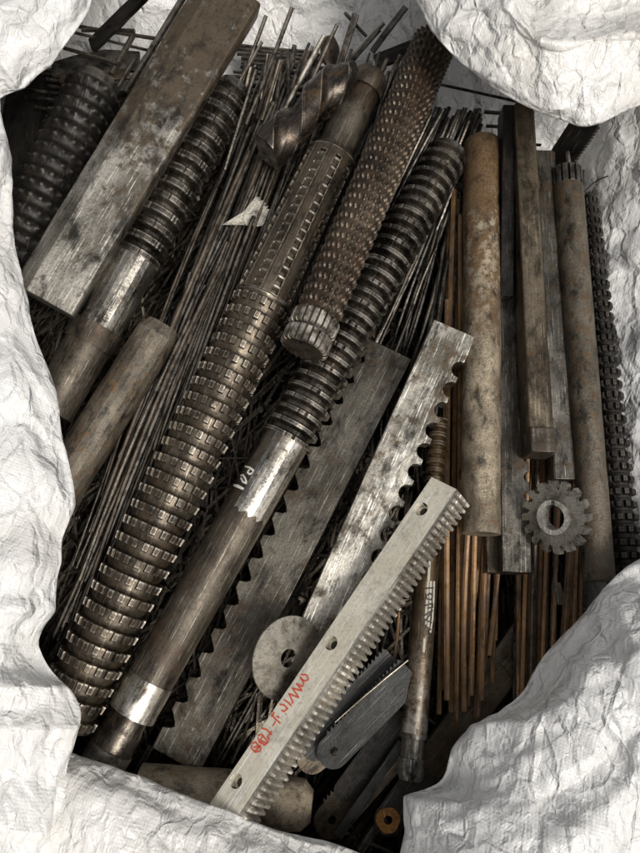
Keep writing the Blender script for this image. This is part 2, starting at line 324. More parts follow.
# top right flap, folded down, with a pocket behind its crest
eE = [(390, -110), (416, -8), (430, 24), (445, 45), (470, 69), (500, 90), (530, 105), (560, 117), (590, 123), (640, 101), (700, 84), (780, 60)]
eR = [(440, -140), (498, -25), (506, 0), (517, 20), (531, 36), (545, 43), (560, 45), (580, 42), (600, 37), (645, 34), (700, 30), (780, 14)]
rows = []
for (x, y), (u, v) in zip(eE, eR):
    mm = lambda k: (x+(u-x)*k, y+(v-y)*k)
    rows.append([(x+8, y-50, -.08), (x+6, y-34, .06), (x+4, y-18, .12), (x+1, y-2, .148), (x, y, .153), (*mm(.03), .158), (*mm(.14), .170), (*mm(.5), .195), (*mm(.9), .215), (u, v, .222), (u+3, v-5, .20), (u+10, v-25, .15), (u+20, v-90, .15), (u+40, v-240, .0)])
sheet('folded_flap', rows, 260, 200, M_bag2, 63, .6, .006, 5, fold_in=.3)
# outer body of the sack, standing on the ground
S, NN = 30, 160; V = []
for i in range(S):
    z = .02-.955*i/(S-1)
    for j in range(NN):
        a = 2*math.pi*j/NN; c, s = math.cos(a), math.sin(a); k = (abs(c)**4+abs(s)**4)**-.25
        rr = k*(.80+.05*math.sin(math.pi*i/(S-1))+.012*noise.noise(Vector((c*5, s*5, z*3)))*2)
        V.append((c*rr, .10+s*rr*1.12, z+.95))
mesh('outer_panel', V, grid_faces(S, NN, True), M_bag, bag, smooth=180)

# ------------------------------------------------------------------ bed of swarf below everything
V = []; Fc = []
nx, ny = 90, 110
for j in range(ny):
    for i in range(nx):
        x = -.62+1.24*i/(nx-1); y = -.78+1.62*j/(ny-1)
        V.append((x, y, -.215+.03*noise.noise(Vector((x*9, y*9, 0)))+.012*noise.noise(Vector((x*40, y*12, 3)))))
Fc = grid_faces(ny, nx, False)
for k in range(3600):
    x = random.uniform(-.55, .55); y = random.uniform(-.65, .75); z = random.uniform(-.20, -.145)
    a = random.gauss(1.05, .35) if x < .12 else random.gauss(1.55, .12)
    if random.random() < .12: a = random.uniform(0, 3.1)
    l = random.uniform(.03, .13); r = random.uniform(.0015, .004); d = Vector((math.cos(a), math.sin(a), random.gauss(0, .12))).normalized()
    sx = d.cross(Vector((0, 0, 1))).normalized(); sy = sx.cross(d); b0 = len(V); p = Vector((x, y, z))
    ok = True
    for e in (-l, l):
        w_ = CM.transposed() @ (p+d*e-CP); qx = 320+F*w_.x/-w_.z; qy = 426.5-F*w_.y/-w_.z
        if qx > 585 or qy < (165 if qx > 430 else 75): ok = False
    if not ok: continue
    for e in (-l, l):
        for q in range(4):
            an = q*math.pi/2+.6; V.append(tuple(p+d*e+sx*r*math.cos(an)+sy*r*math.sin(an)))
    for q in range(4): Fc.append((b0+q, b0+(q+1) % 4, b0+4+(q+1) % 4, b0+4+q))
    Fc.append((b0+3, b0+2, b0+1, b0)); Fc.append((b0+4, b0+5, b0+6, b0+7))
tag(mesh('metal_swarf', V, Fc, M_rodd, smooth=0), 'dark mass of oily metal offcuts filling the sack below the tools', 'swarf', kind='stuff')

# ------------------------------------------------------------------ rods
def rod(p0, p1, z0, z1, wpx, mat, label, group=None, bend=.007, flat=False, cat='rod', name='steel_rod'):
    a = P(*p0, z0); b = P(*p1, z1); M = frame(a, b); L = (b-a).length
    n = 9; sides = 4 if flat else 7; r = wpx/2*depth((a+b)/2)/F; bx = random.gauss(0, bend); by = random.gauss(0, bend*.6); V = []
    for i in range(n):
        t = i/(n-1); ox = bx*math.sin(math.pi*t); oy = by*math.sin(math.pi*t)
        for q in range(sides):
            an = 2*math.pi*(q+.5)/sides; V.append((ox+r*math.cos(an)*(1.25 if flat else 1), oy+r*math.sin(an)*(.8 if flat else 1), L*t))
    f = grid_faces(n, sides, True)+[tuple(range(sides-1, -1, -1)), tuple(range((n-1)*sides, n*sides))]
    o = mesh(name, V, f, mat, None, M, smooth=0 if flat else 50)
    return tag(o, label, cat, group)
def fan(n, T, B, zt, zb, wr, mats, label, group, t0=(0, .2), t1=(.75, 1), cross=.08, bend=.008):
    for k in range(n):
        u = (k+random.random())/n; v = min(1.0, max(0.0, u+random.gauss(0, cross)))
        p = np.array(T[0])*(1-u)+np.array(T[1])*u; q = np.array(B[0])*(1-v)+np.array(B[1])*v
        za = random.uniform(*zt); zc = random.uniform(*zb)
        a = random.uniform(*t0); b = random.uniform(*t1)
        pa = p+(q-p)*a; pb = p+(q-p)*b
        rod(tuple(pb), tuple(pa), za+(zc-za)*b, za+(zc-za)*a, random.uniform(*wr), random.choice(mats), label, group, bend)
# long thin rods between the grey-collared ring broach and the big splined broach
fan(84, [(262, 75), (345, 72)], [(44, 640), (118, 690)], (-.09, .0), (-.13, -.06), (2.6, 5.2), [M_rodd, M_rodd, M_rodk, M_knurl], 'long thin steel rod in the slanting bundle left of the big splined broach', 'thin rods left of the splined broach', (-.05, .35), (.55, 1), .09)
fan(24, [(196, 300), (238, 235)], [(52, 640), (92, 600)], (-.07, -.01), (-.08, -.04), (2.8, 5), [M_rodd, M_knurl, M_rodk], 'thin steel rod beside the stubby rusty bar, running down to the sack edge', 'thin rods beside the stubby rusty bar', (-.2, .3), (.8, 1), .06)
# between splined and diamond-knurled broach
fan(28, [(368, 50), (412, 56)], [(262, 330), (292, 340)], (-.05, .02), (-.10, -.05), (2.6, 4.6), [M_rodd, M_rodk, M_rodd], 'thin rod squeezed between the splined broach and the diamond-toothed broach', 'thin rods between the two centre broaches', (0, .12), (.6, 1), .08)
# dark bundle above the coil-ringed broach
fan(34, [(430, 104), (488, 108)], [(360, 250), (430, 262)], (-.05, .02), (-.11, -.07), (3, 5), [M_rodk, M_rodk, M_rodd], 'black rod in the tight bundle fanning out above the long ring broach', 'black rod bundle at the top', (0, .12), (.8, 1.2), .07, .002)
# dark rods right of ring broach
fan(30, [(452, 175), (462, 180)], [(352, 388), (452, 470)], (-.07, -.03), (-.13, -.06), (2.4, 4), [M_rodk, M_rodk, M_rodd], 'dark thin rod in the gap right of the long ring broach', 'dark rods right of the ring broach', (-.05, .3), (.8, 1.05), .1)
# brown rods
ORD = ['leftmost', 'second', 'third', 'fourth', 'fifth', 'sixth', 'seventh', 'eighth', 'ninth', 'tenth', 'eleventh', 'twelfth', 'thirteenth', 'fourteenth', 'fifteenth', 'sixteenth', 'seventeenth', 'eighteenth', 'nineteenth', 'rightmost']
for k, (x0, y0, x1, y1) in enumerate(sorted([(450, 195, 439, 714), (454, 190, 447, 700), (457, 200, 451, 712), (460, 215, 456, 725), (447, 300, 444, 690), (462, 300, 462, 700), (470, 500, 464, 711), (476, 480, 471, 695), (484, 480, 476, 718), (488, 490, 481, 700), (494, 500, 485, 660), (498, 510, 492, 683), (502, 520, 489, 655), (480, 500, 468, 640), (466, 500, 459, 690), (473, 500, 467.5, 705), (490, 500, 483.5, 668), (486, 500, 478, 716), (497, 500, 495, 640), (462, 480, 454, 660)], key=lambda q: q[2])):
    rod((x1, y1), (x0, y0), -.10+.012*(k % 3), -.055+.008*(k % 3), random.uniform(4.4, 6.4), M_rodb, 'long rust-brown rod hanging below the sandy round bar, '+ORD[k]+(' from left by lower end' if k else ' by lower end'), 'rust-brown rods below the sandy round bar', .003)
for k in range(20):
    x0 = 520+k*3.7+random.uniform(-1.5, 1.5); x1 = 515+k*3.4+random.uniform(-.8, .8)
    rod((x1, 705-k*2.5), (x0, 440+random.uniform(-20, 10)), -.115+.012*(k % 3), -.075+.012*(k % 3), random.uniform(4, 5.6), M_rodb if k % 5 else M_rodd, 'rust-brown rod in the bundle under the milling cutter, '+ORD[k]+(' from left' if 0 < k < 19 else ''), 'rust-brown rods behind the milling cutter', .003)
# rods poking up at the top, each its own
for p0, p1, wpx, mt, lb, fl in [
    ((246, 125), (292, 8), 4.5, M_rodd, 'tall brown rod reaching highest left of the twist drill', False),
    ((238, 95), (266, 16), 4, M_rodd, 'thin brown rod poking up beside the end of the big rectangular bar', False),
    ((281, 118), (324, 36), 5, M_brown, 'brown rod rising just behind the twist drill', False),
    ((308, 90), (337, 25), 4, M_rodd, 'slim dark rod above the middle of the twist drill', False),
    ((337, 72), (356, 14), 7, M_rodd, 'flat-sided dark bar standing behind the tip of the twist drill', True),
    ((372, 52), (406, 7), 6, M_rodk, 'square black rod leaning furthest right against the white sack', True),
    ((349, 60), (384, 23), 4, M_rodd, 'grey rod crossing beside the square black rod', False),
    ((352, 62), (380, 30), 3.5, M_rodk, 'black rod just left of the square black rod', False),
    ((366, 36), (345, 13), 3.5, M_rodk, 'short bent black rod sloping the other way near the drill tip', False),
    ((205, 140), (262, 42), 3.5, M_rodd, 'thin rod ending beside the top of the grey-collared ring broach', False),
    ((262, 120), (280, 60), 4, M_knurl, 'short brown rod upright left of the twist drill', False),
    ((225, 170), (256, 70), 4, M_rodd, 'dark rod close along the grey-collared ring broach top', False)]:
    rod(p0, p1, -.02, .03, wpx, mt, lb, None, .001, fl)
fan(30, [(246, 52), (330, 40)], [(236, 130), (300, 120)], (-.07, -.01), (-.10, -.04), (3, 5), [M_rodd, M_rodk, M_knurl], 'short dark rod standing in the cluster left of the twist drill', 'short rods left of the twist drill', (0, .3), (.8, 1), .15, .001)
for k in range(12):
    y = 44+k*4.6; x0 = random.uniform(228, 246); x1 = random.uniform(300, 345)
    rod((x0, y), (x1, y+random.uniform(4, 14)), -.105-.002*k, -.10, random.uniform(3, 5), random.choice([M_rodk, M_rodd]), 'dark rod lying crosswise behind the twist drill', 'crosswise rods behind the twist drill', .002)
# left cluster of short rods
for k, (x0, y0, x1, y1) in enumerate([(41, 69, 86, 71), (37, 73, 84, 77), (46, 79, 76, 83), (48, 86, 80, 92), (29, 90, 72, 95), (25, 97, 66, 101), (47, 99, 66, 104), (35, 107, 62, 111), (48, 108, 66, 112), (45, 116, 60, 120), (52, 66, 90, 66)]):
    rod((x0, y0), (x1+12, y1+2), -.10+.004*(k % 3), -.11, 3.4, random.choice([M_rodd, M_rodk]), 'short dark rod end sticking out left of the scalloped black broach', 'short rod ends by the upper left flap', .001)
for p0, p1, wpx, lb in [((70, 25), (200, 45), 4, 'long thin rod crossing the white sack near the top edge'), ((72, 32), (190, 60), 3, 'second long thin rod crossing the white sack under the first'), ((82, 30), (135, 31), 4.5, 'short black rod lying level against the white sack at upper left'),
                        ((64, 48), (118, 64), 4, 'grey rod lying across the dark curved plate'), ((112, 74), (133, 36), 6, 'stubby upright rod between the black broach and the big bar'), ((118, 88), (136, 58), 4, 'short brown rod under the stubby upright rod')]:
    rod(p0, p1, -.075, -.065, wpx, M_rodd, lb, None, .001)
rod((126, 92), (187, -8), -.03, .05, 7, M_rodd, 'long brown rod running up along the big rectangular bar', None, .001)
for p0, p1, z, wpx, lb in [((438, 84), (536, 106), -.10, 3, 'long thin rod lying along the back wall of the sack'), ((484, 112), (520, 114), -.10, 4, 'black rod end behind the ridged square bar'), ((486, 126), (512, 127), -.11, 3.5, 'short black rod level behind the sandy round bar'), ((526, 142), (541, 145), -.11, 3, 'tiny rod end right of the ridged square bar'), ((526, 154), (548, 158), -.11, 3, 'dark rod end under the black saw plate'),
                           ((569, 175), (567, 152), -.03, 5, 'black rod upright against the fluted end of the brown bar'), ((589, 262), (600, 212), -.09, 3, 'thin black rod standing against the shaded sack wall')]:
    rod(p0, p1, z, z+.01, wpx, M_rodk, lb, None, .001)
# bent wire against the right wall
pts = [P(584, 192, -.13), P(592, 184, -.125), P(600, 179, -.12), P(608, 176, -.115)]
V = []; C4 = catmull(np.array([tuple(p) for p in pts]), 16)
for i, c in enumerate(C4):
    t = C4[min(i+1, 15)]-C4[max(i-1, 0)]; t /= np.linalg.norm(t); sx = np.cross(t, [0, 0, 1]); sx /= np.linalg.norm(sx); sy = np.cross(sx, t)
    for q in range(6): V.append(c+.0013*(sx*math.cos(q*math.pi/3)+sy*math.sin(q*math.pi/3)))
tag(mesh('bent_wire', V, grid_faces(16, 6, True), M_rodk), 'thin curved wire touching the shaded right wall of the sack', 'wire')
# lower area rods
for k, (p0, p1, wpx, z, mt, lb) in enumerate([
    ((232, 763), (257, 693), 3, -.05, M_rodd, 'thin grey rod below the smooth slitting disc'),
    ((335, 722), (408, 660), 2.0, .0, M_rodd, 'shiny thin rod lying along the grey saw blade'),
    ((391, 676), (399, 612), 3.5, -.05, M_rodb, 'thin brown rod left of the slim bronze-brown broach'),
    ((335, 712), (345, 682), 4, -.03, M_brass, 'short brown rod under the teeth of the white rack'),
    ((130, 780), (150, 745), 4, -.08, M_rodd, 'thin dark rod under the end of the long ring broach'),
    ((138, 775), (162, 730), 3, -.08, M_rodk, 'black rod beside the end of the long ring broach'),
    ((185, 775), (262, 640), 4, -.09, M_rodk, 'long black rod beside the wide flat broach'),
    ((212, 770), (300, 610), 4, -.10, M_rodd, 'long dark rod in the gap between both flat broaches'),
    ((222, 760), (352, 520), 4, -.11, M_rodk, 'black rod deep between both flat broaches'),
    ((350, 705), (388, 560), 3.5, -.09, M_rodk, 'black rod slanting deep behind the white rack'),
    ((372, 690), (402, 570), 3.5, -.09, M_rodd, 'dark rod slanting left of the slim bronze-brown broach'),
    ((333, 700), (372, 612), 3, -.06, M_rodd, 'thin rod emerging from under the toothed side of the rack'),
    ((300, 700), (338, 690), 3, -.10, M_rodk, 'small black rod under the rack teeth'),
    ((486, 640), (496, 600), 2.5, -.10, M_bright, 'short shiny rod among the rust-brown rods'),
    ((420, 690), (440, 560), 4, -.10, M_rodd, 'dark rod just right of the slim bronze-brown broach')]):
    rod(p0, p1, z, z+.01, wpx, mt, lb, None, .0015)

# ------------------------------------------------------------------ broach builders
def ring_profile(t, crest=.26):
    """t in 0..1 over one pitch -> 0..1 height: steep face, land, rounded gullet"""
    t = t % 1.0
    return np.where(t < crest, 1.0, np.where(t < crest+.12, 1-(t-crest)/.12*.85, .15*np.cos((t-crest-.12)/(1-crest-.12)*math.pi*.5)**1.0 * 1.0 + (np.clip((t-.80)/.20, 0, 1)**1.6)))
def pitch_pos(ax, pA, pB, n):
    """n+1 ring positions evenly spaced in metres between two pixels"""
    s0, s1 = ax.at(*pA), ax.at(*pB); return np.linspace(s0, s1, n+1)
def ringed(ax, pA, pB, wA, wB, n, depthf, mat, parent, N=96, sub=10, nicks=0, nick_d=.35, nick_w=.12, crest=.26, name='toothed_section', stagger=True, barrel=0, rev=False):
    s0, s1 = ax.at(*pA), ax.at(*pB); S = n*sub+1; s = np.linspace(s0, s1, S); t = (np.arange(S)/sub)
    tt = (1-(t % 1.0)) % 1.0 if rev else t % 1.0
    h = ring_profile(tt, crest) if not barrel else np.abs(np.sin(t*math.pi))**barrel
    ra, rb = ax.m(s0, wA/2), ax.m(s1, wB/2); R1 = ra+(rb-ra)*(t/n)
    th = np.arange(N)*2*math.pi/N
    r = np.repeat((R1*(1-depthf*(1-h)))[:, None], N, 1)
    if nicks:
        idx = np.floor(t+1e-6).astype(int); ph = (idx % 2)*.5 if stagger else idx*0
        a = (th[None, :]*nicks/(2*math.pi)+ph[:, None]) % 1.0
        m = (a < nick_w)
        r = np.where(m & (h[:, None] > .5), r*(1-depthf*nick_d), r)
    return radial(name, s, r, mat, parent, smooth=28)
def shaft(ax, segs, mat, parent, name='shank', N=48, bumpy=.0, seed=0, smooth=35):
    """segs: list of (px,py,width_px); consecutive equal points make a sharp shoulder"""
    s = []; r = []
    for px, py, wp in segs:
        sv = ax.at(px, py); s.append(sv); r.append(ax.m(sv, wp/2))
    S, Rr = [], []
    for i in range(len(s)-1):
        k = max(2, int(abs(s[i+1]-s[i])/.006)) if bumpy else 2
        for q in range(k): S.append(s[i]+(s[i+1]-s[i])*q/k); Rr.append(r[i]+(r[i+1]-r[i])*q/k)
    S.append(s[-1]); Rr.append(r[-1]); th = np.arange(N)*2*math.pi/N
    A = np.repeat(np.array(Rr)[:, None], N, 1)
    if bumpy:
        for i in range(len(S)):
            for j in range(N): A[i, j] *= 1+bumpy*noise.noise(Vector((math.cos(th[j])*1.6, math.sin(th[j])*1.6, S[i]*25+seed)))
    return radial(name, S, A, mat, parent, smooth=smooth)

# 1 scalloped black broach, far left
ax = Axis((10, 262), (98, 82), -.07, -.06); t = empty('scalloped_broach', ax.M, 'short black broach with thick scalloped rings, dull, beside the upper left flap', 'broach')
n, sub, N = 15, 12, 120; s = np.linspace(ax.at(10, 262), ax.at(95, 90), n*sub+1); tq = np.arange(n*sub+1)/sub; th = np.arange(N)*2*math.pi/N
Rb = ax.m(0, 31)*(1-tq/n)+ax.m(ax.L, 28)*(tq/n)
h = np.clip(np.sin((tq % 1)*math.pi), 0, 1)**.6
tooth = (np.cos(th*18)[None, :]*np.where(np.floor(tq) % 2 == 0, 1, -1)[:, None])
band = np.exp(-(((tq % 1)-.62)/.16)**2)
r = (Rb*(.86+.10*h))[:, None]+(Rb[:, None]*.055*np.clip(tooth+.35, 0, 1)*band[:, None])
radial('toothed_section', s, r, M_dark, t, smooth=50)
shaft(ax, [(95, 90, 44), (98, 80, 42)], M_dark, t, 'end_cap')

# 2 big rectangular bar
ax = Axis((44, 302), (232, -8), .035, .075, roll=17); th_ = .042
t = empty('rectangular_bar', ax.M, 'big rectangular steel bar, brown at the top and grey scuffed at the lower end', 'bar')
w0, w1 = ax.m(0, 66), ax.m(ax.L, 63)
def bar_mesh(ax, w0, w1, th, mat, parent, name='body', ch=(.14, .06), L=None, bevel=.0015, S=24, amp=.0008, s0=0, top=0):
    L = ax.L if L is None else L; V = []
    for i in range(S):
        u = i/(S-1); wv = (w0+(w1-w0)*u)/2; c0, c1 = ch[0]*wv*2, ch[1]*wv*2; d = th*.35 if ch[0] > .1 else c0
        pr = [(-wv, -th/2), (wv, -th/2), (wv, th/2-c1), (wv-c1, th/2), (-wv+c0, th/2), (-wv, th/2-d)]
        for k, (x, y) in enumerate(pr):
            V.append((-x+amp*noise.noise(Vector((u*9+k*3, w0*90, 1))), y+top+amp*noise.noise(Vector((u*7+k*5, w0*50, 7))), s0+(L-s0)*u))
    return mesh(name, V, [tuple(reversed(q)) for q in grid_faces(S, 6, True)+[tuple(range(5, -1, -1)), tuple(range((S-1)*6, S*6))]], mat, parent, smooth=25, bevel=bevel)
bar_mesh(ax, w0, w1, th_, M_barA, t, ch=(.24, .04), bevel=.0015)

# 3 ring broach with grey collar, left
ax = Axis((50, 412), (235, 86), -.02, .0); t = empty('ring_broach', ax.M, 'ring broach with polished grey band and brown shank, beside the big rectangular bar', 'broach')
shaft(ax, [(50, 412, 46), (88, 346, 46), (88, 346, 49), (97, 330, 49), (98, 328, 50)], M_shank, t)
shaft(ax, [(98, 328, 47), (136, 261, 46)], M_bright, t, 'polished_band', N=22, smooth=12)
ringed(ax, (136, 261), (231, 94), 49, 43, 13, .26, M_ring, t, nicks=30, nick_d=.12, nick_w=.10, crest=.46)
shaft(ax, [(231, 94, 32), (235, 86, 30)], M_dark, t, 'end_cap')

# 4 stubby rusty bar
ax = Axis((46, 512), (163, 326), -.045, -.03); t = empty('stubby_bar', ax.M, 'rough stubby round bar with chamfered end, dull brown rust, beside the left sack edge', 'bar')
shaft(ax, [(46, 512, 46), (157, 336, 43), (163, 326, 34)], M_rust, t, 'body', N=20, bumpy=.03, seed=4, smooth=14)

# 5 big splined broach
ax = Axis((62, 722), (371, 76), -.005, .01); t = empty('splined_broach', ax.M, 'largest brown broach with wide toothed rings and plain round end, running the full pile', 'broach')
s0, s1 = ax.at(62, 722), ax.at(262, 300); n, sub, N = 27, 16, 252
S = n*sub+1; s = np.linspace(s0, s1, S); tq = np.arange(S)/sub; fr = tq % 1.0; th = np.arange(N)*2*math.pi/N
Rb = ax.m(s0, 34.5)*(1-tq/n)+ax.m(s1, 31)*(tq/n)
ringh = np.where(fr < .62, .62+.38*(fr/.62), np.where(fr < .68, 1-(fr-.62)/.06, np.clip((fr-.70)/.30, 0, 1)**.6*.62))
tn = 18; a = (th[None, :]*tn/(2*math.pi)+(np.floor(tq)[:, None] % 2)*.0) % 1.0; tooth = (a < .46).astype(float)
land = ((fr > .14) & (fr < .64)).astype(float)
r = Rb[:, None]*(.79+.125*ringh[:, None])+Rb[:, None]*.085*tooth*land[:, None]
nick = ((a > .50) & (a < .64)).astype(float); r -= Rb[:, None]*.0*nick*(ringh[:, None] > .5)
for i in range(S):
    kk = math.floor(tq[i]+1e-6)
    for j in range(N): r[i, j] *= 1+.012*noise.noise(Vector((math.cos(th[j])*1.3, math.sin(th[j])*1.3, kk*3.7)))+.006*noise.noise(Vector((math.cos(th[j])*7, math.sin(th[j])*7, kk*5.1)))
radial('toothed_section', s, r, M_brown, t, smooth=26)
s2, s3 = ax.at(262, 300), ax.at(330, 158); n2 = 16; S = n2*12+1; s = np.linspace(s2, s3, S); th = np.arange(200)*2*math.pi/200; tq = np.arange(S)/12; fr = tq % 1
Rb = ax.m(s2, 30)*(1-tq/n2)+ax.m(s3, 26)*(tq/n2)
a = (th*10/(2*math.pi)) % 1.0; col = (a < .36).astype(float)
slot = np.where(fr < .42, 1.0, np.clip(1-(fr-.42)/.35, 0, 1)); slot[:2] = 0; slot[-10:] = 0
a = a[0] if a.ndim > 1 else a
r = Rb[:, None]*(1-.125*slot[:, None]*col[None, :]); r -= Rb[:, None]*.03*((a > .46) & (a < .52))[None, :]
radial('slotted_section', s, r, M_brown, t, smooth=26)
shaft(ax, [(330, 158, 50), (334, 150, 38), (350, 116, 37)], M_shank, t, 'neck')
shaft(ax, [(350, 116, 34), (362, 94, 34), (362, 94, 39), (369, 80, 38), (371, 76, 32)], M_knurl, t, 'round_end')

# 6 diamond-toothed broach
ax = Axis((303, 350), (434, 44), .075, .03); t = empty('diamond_toothed_broach', ax.M, 'rusty broach covered in small diamond teeth with a fluted blunt end facing the viewer', 'broach')
s0, s1 = ax.at(316, 318), ax.at(434, 44); S, N = 460, 168; s = np.linspace(s0, s1, S); th = np.arange(N)*2*math.pi/N
k = 30; u = (s-s0)/(s1-s0)*k*2*math.pi
g = np.cos(th[None, :]*12+u[:, None]*.5)*np.cos(th[None, :]*12-u[:, None]*.5)
Rb = ax.m(s0, 23.5)+(ax.m(s1, 22.5)-ax.m(s0, 23.5))*(s-s0)/(s1-s0)
r = Rb[:, None]*(.90+.11*np.clip(g*1.5-.25, -.1, 1))
radial('toothed_section', s, r, M_knurl, t, smooth=45)
def fluted(ax, pA, pB, w, n, mat, parent, name='fluted_end', d=.09, N=192):
    s0, s1 = ax.at(*pA), ax.at(*pB); th = np.arange(N)*2*math.pi/N; g = np.where(((th*n/(2*math.pi)) % 1) < .3, 1-d, 1.0)
    R0 = ax.m(s0, w/2); s = [s0, s0+.0015, s0+.003, s1-.001, s1]; A = np.stack([g*R0*.90, g*R0*.96, g*R0, g*R0, g*R0*.97])
    return radial(name, s, A, mat, parent, smooth=28)
fluted(ax, (303, 350), (309, 335), 50, 22, M_brown, t)
shaft(ax, [(309, 335, 43), (310, 332, 43)], M_dark, t, 'ring_groove')
fluted(ax, (310, 332), (316, 318), 50, 22, M_brown, t)

# 7 long ring broach
ax = Axis((103, 764), (450, 150), -.005, .0); tb = t = empty('ring_broach', ax.M, 'longest ring broach, plain grey shank below and close coil-like rings above', 'broach')
shaft(ax, [(103, 764, 46), (112, 748, 47), (113, 747, 44), (122, 730, 42), (126, 722, 38), (131, 713, 38), (131, 713, 46)], M_ring, t, 'end_knob')
shaft(ax, [(131, 713, 49), (150, 678, 49)], M_bright, t, 'polished_collar')
sh7 = shaft(ax, [(150, 678, 47.5), (246, 508, 47.5)], M_shank, t, 'shank', N=96)
sh7b = shaft(ax, [(246, 508, 47.5), (286, 437, 48)], M_shank, t, 'shank_neck', N=96)
za, zb = ax.at(243, 513), ax.at(284, 440); V = []
for z_, rw in ((za, ax.m(za, 24.3)), (zb, ax.m(zb, 24.6))):
    for kk in range(13):
        an = R(68+kk*8.2); q = 1+.006*(1 if kk % 4 in (1, 2) else 0); V.append((rw*q*math.cos(an), rw*q*math.sin(an), z_+(.004*math.sin(kk*2.1) if z_ == za else 0)))
mesh('polished_band', V, [(i, i+1, 14+i, 13+i) for i in range(12)], M_bright, t, smooth=8)
ringed(ax, (284, 440), (446, 156), 55, 44, 28, .24, M_ring, t, nicks=20, nick_d=.16, nick_w=.06, crest=.30)
shaft(ax, [(446, 156, 34), (450, 150, 34)], M_dark, t, 'end_cap')

# 8 / 9 flat broaches
def toothed_edge(L, x, side, pitch, dep, s0, s1, land=.25, vee=False):
    """points along +z at x with gullets cut back from the edge"""
    pts = []; k = int((s1-s0)/pitch); p = (s1-s0)/k
    for i in range(k):
        z = s0+i*p
        pts += [(x, z), (x, z+p*land)]
        if vee:
            pts += [(x-side*dep*.75, z+p*(land+.10)), (x-side*dep, z+p*(land+.2)), (x-side*dep*.85, z+p*(land+.32)), (x-side*dep*.2, z+p*.93)]; continue
        for q in range(1, 8):
            an = math.pi*q/8; pts.append((x-side*dep*math.sin(an)**.8, z+p*land+p*(1-land)*(.5-.5*math.cos(an))*1.0))
    pts.append((x, s1)); return pts
ax = Axis((178, 758), (388, 352), -.075, -.06, roll=0); t = empty('flat_broach', ax.M, 'wide flat grey broach whose black gullets show under the long ring broach', 'broach')
wa, wb = ax.m(0, 27), ax.m(ax.L, 25); L = ax.L
def taper(pts, wa, wb, L): return [(x*(1+(wb/wa-1)*z/L), z) for x, z in pts]
poly = [(wa, 0), (wa, L)]+list(reversed(toothed_edge(L, -wa, -1, .038, .017, .015, L-.01, .3)))
poly = [(wa, 0), (wa, L), (-wa, L-.0)]+list(reversed([(x, z) for x, z in toothed_edge(L, -wa, -1, .038, .015, .02, L-.02, .32, True)]))+[(-wa, 0)]
prism('body', taper(poly, wa, wb, L), -.02, .02, M_flat, t)
ax = Axis((312, 655), (452, 332), -.045, .0, roll=3); t = empty('flat_broach', ax.M, 'flat steel broach with bright scratched top end and deep rounded gullets on its right', 'broach')
wa, wb = ax.m(0, 25), ax.m(ax.L, 22); L = ax.L
poly = [(-wa, 0), (wa, 0)]+toothed_edge(L, wa, 1, .033, .016, .01, L-.045, .28)+[(wa, L), (-wa, L)]
prism('body', taper(poly, wa, wb, L), -.022, .022, M_flatB, t)

# 10 pale rack
ax = Axis((220, 820), (446, 484), .045, .055, roll=-34); tr = t = empty('gear_rack', ax.M, 'pale clean straight gear rack with three screw holes and red handwriting', 'gear rack')
L = ax.L; W = ax.m(L/2, 39); hx = W/2; td = .008; k = 52; p = L/k
# body shifted so that its upper face sits left of the teeth
body = prism('body', [(-hx, 0), (hx-.008, 0), (hx-.008, L), (-hx, L)], -.040, .0, M_rack, t, bevel=0)
poly = [(hx-.008, 0)]
for i in range(k):
    z = i*p
    poly += [(hx-.006, z+p*.02), (hx-.004+td*.45, z+p*.08), (hx-.004+td*.92, z+p*.20), (hx-.004+td, z+p*.26), (hx-.004+td, z+p*.56), (hx-.004+td*.92, z+p*.62), (hx-.004+td*.45, z+p*.74)]
poly += [(hx-.008, L)]
lay = [(-.036, 1), (-.0045, 1), (-.0012, .985), (.0, .92)]; n = len(poly); V = []
for y, k_ in lay: V += [(-(hx-.008+(x-hx+.008)*k_), y, z) for x, z in poly]
V += [(-(hx-.008), 0, z) for x, z in poly]
f = [tuple(reversed(q)) for q in grid_faces(5, n, False)]
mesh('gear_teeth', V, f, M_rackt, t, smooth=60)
cut = []
for px, py in ((421, 509), (331, 643), (236, 781)):
    # where the ray meets the rack's top plane
    Mi = ax.M.inverted(); o_ = Mi @ CP; d_ = Mi.to_3x3() @ ray(px, py); q = o_-d_*(o_.y/d_.y)
    rr = ax.m(q.z, 6.9)
    cut += [cyl_along_y(rr, rr*1.06, -.011, .004, q.x, q.z, M_dark, ax.M), cyl_along_y(rr*.62, rr*.62, -.06, -.008, q.x, q.z, M_dark, ax.M)]
boolean_cut(body, cut)
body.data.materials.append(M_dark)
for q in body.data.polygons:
    if len(q.vertices) <= 8 and q.center.y < -.004 and q.center.y > -.0395 and abs(q.center.x) < hx-.012 and .01 < q.center.z < L-.01: q.material_index = 1  # hole walls coloured black to stand in for the shade inside them
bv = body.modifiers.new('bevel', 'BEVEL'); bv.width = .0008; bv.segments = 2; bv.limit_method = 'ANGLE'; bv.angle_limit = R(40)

# 11 slim bronze-brown broach
ax = Axis((410, 780), (439, 420), .0, -.03); ts = t = empty('slim_broach', ax.M, 'slim bronze-brown round broach passing under the white rack, dark lettering on a white patch', 'broach')
shaft(ax, [(410, 780, 22), (410.5, 775, 26), (411, 765, 27), (412, 758, 27), (412, 758, 23), (414, 738, 23), (414, 738, 28), (414, 733, 28)], M_flatB, t, 'end_knob')
sh11 = shaft(ax, [(414, 733, 27), (430, 520, 22), (432, 500, 21)], M_brass, t, 'shank', N=72)
ringed(ax, (432, 500), (439, 420), 19, 18, 9, .3, M_brass, t, nicks=0, crest=.4)

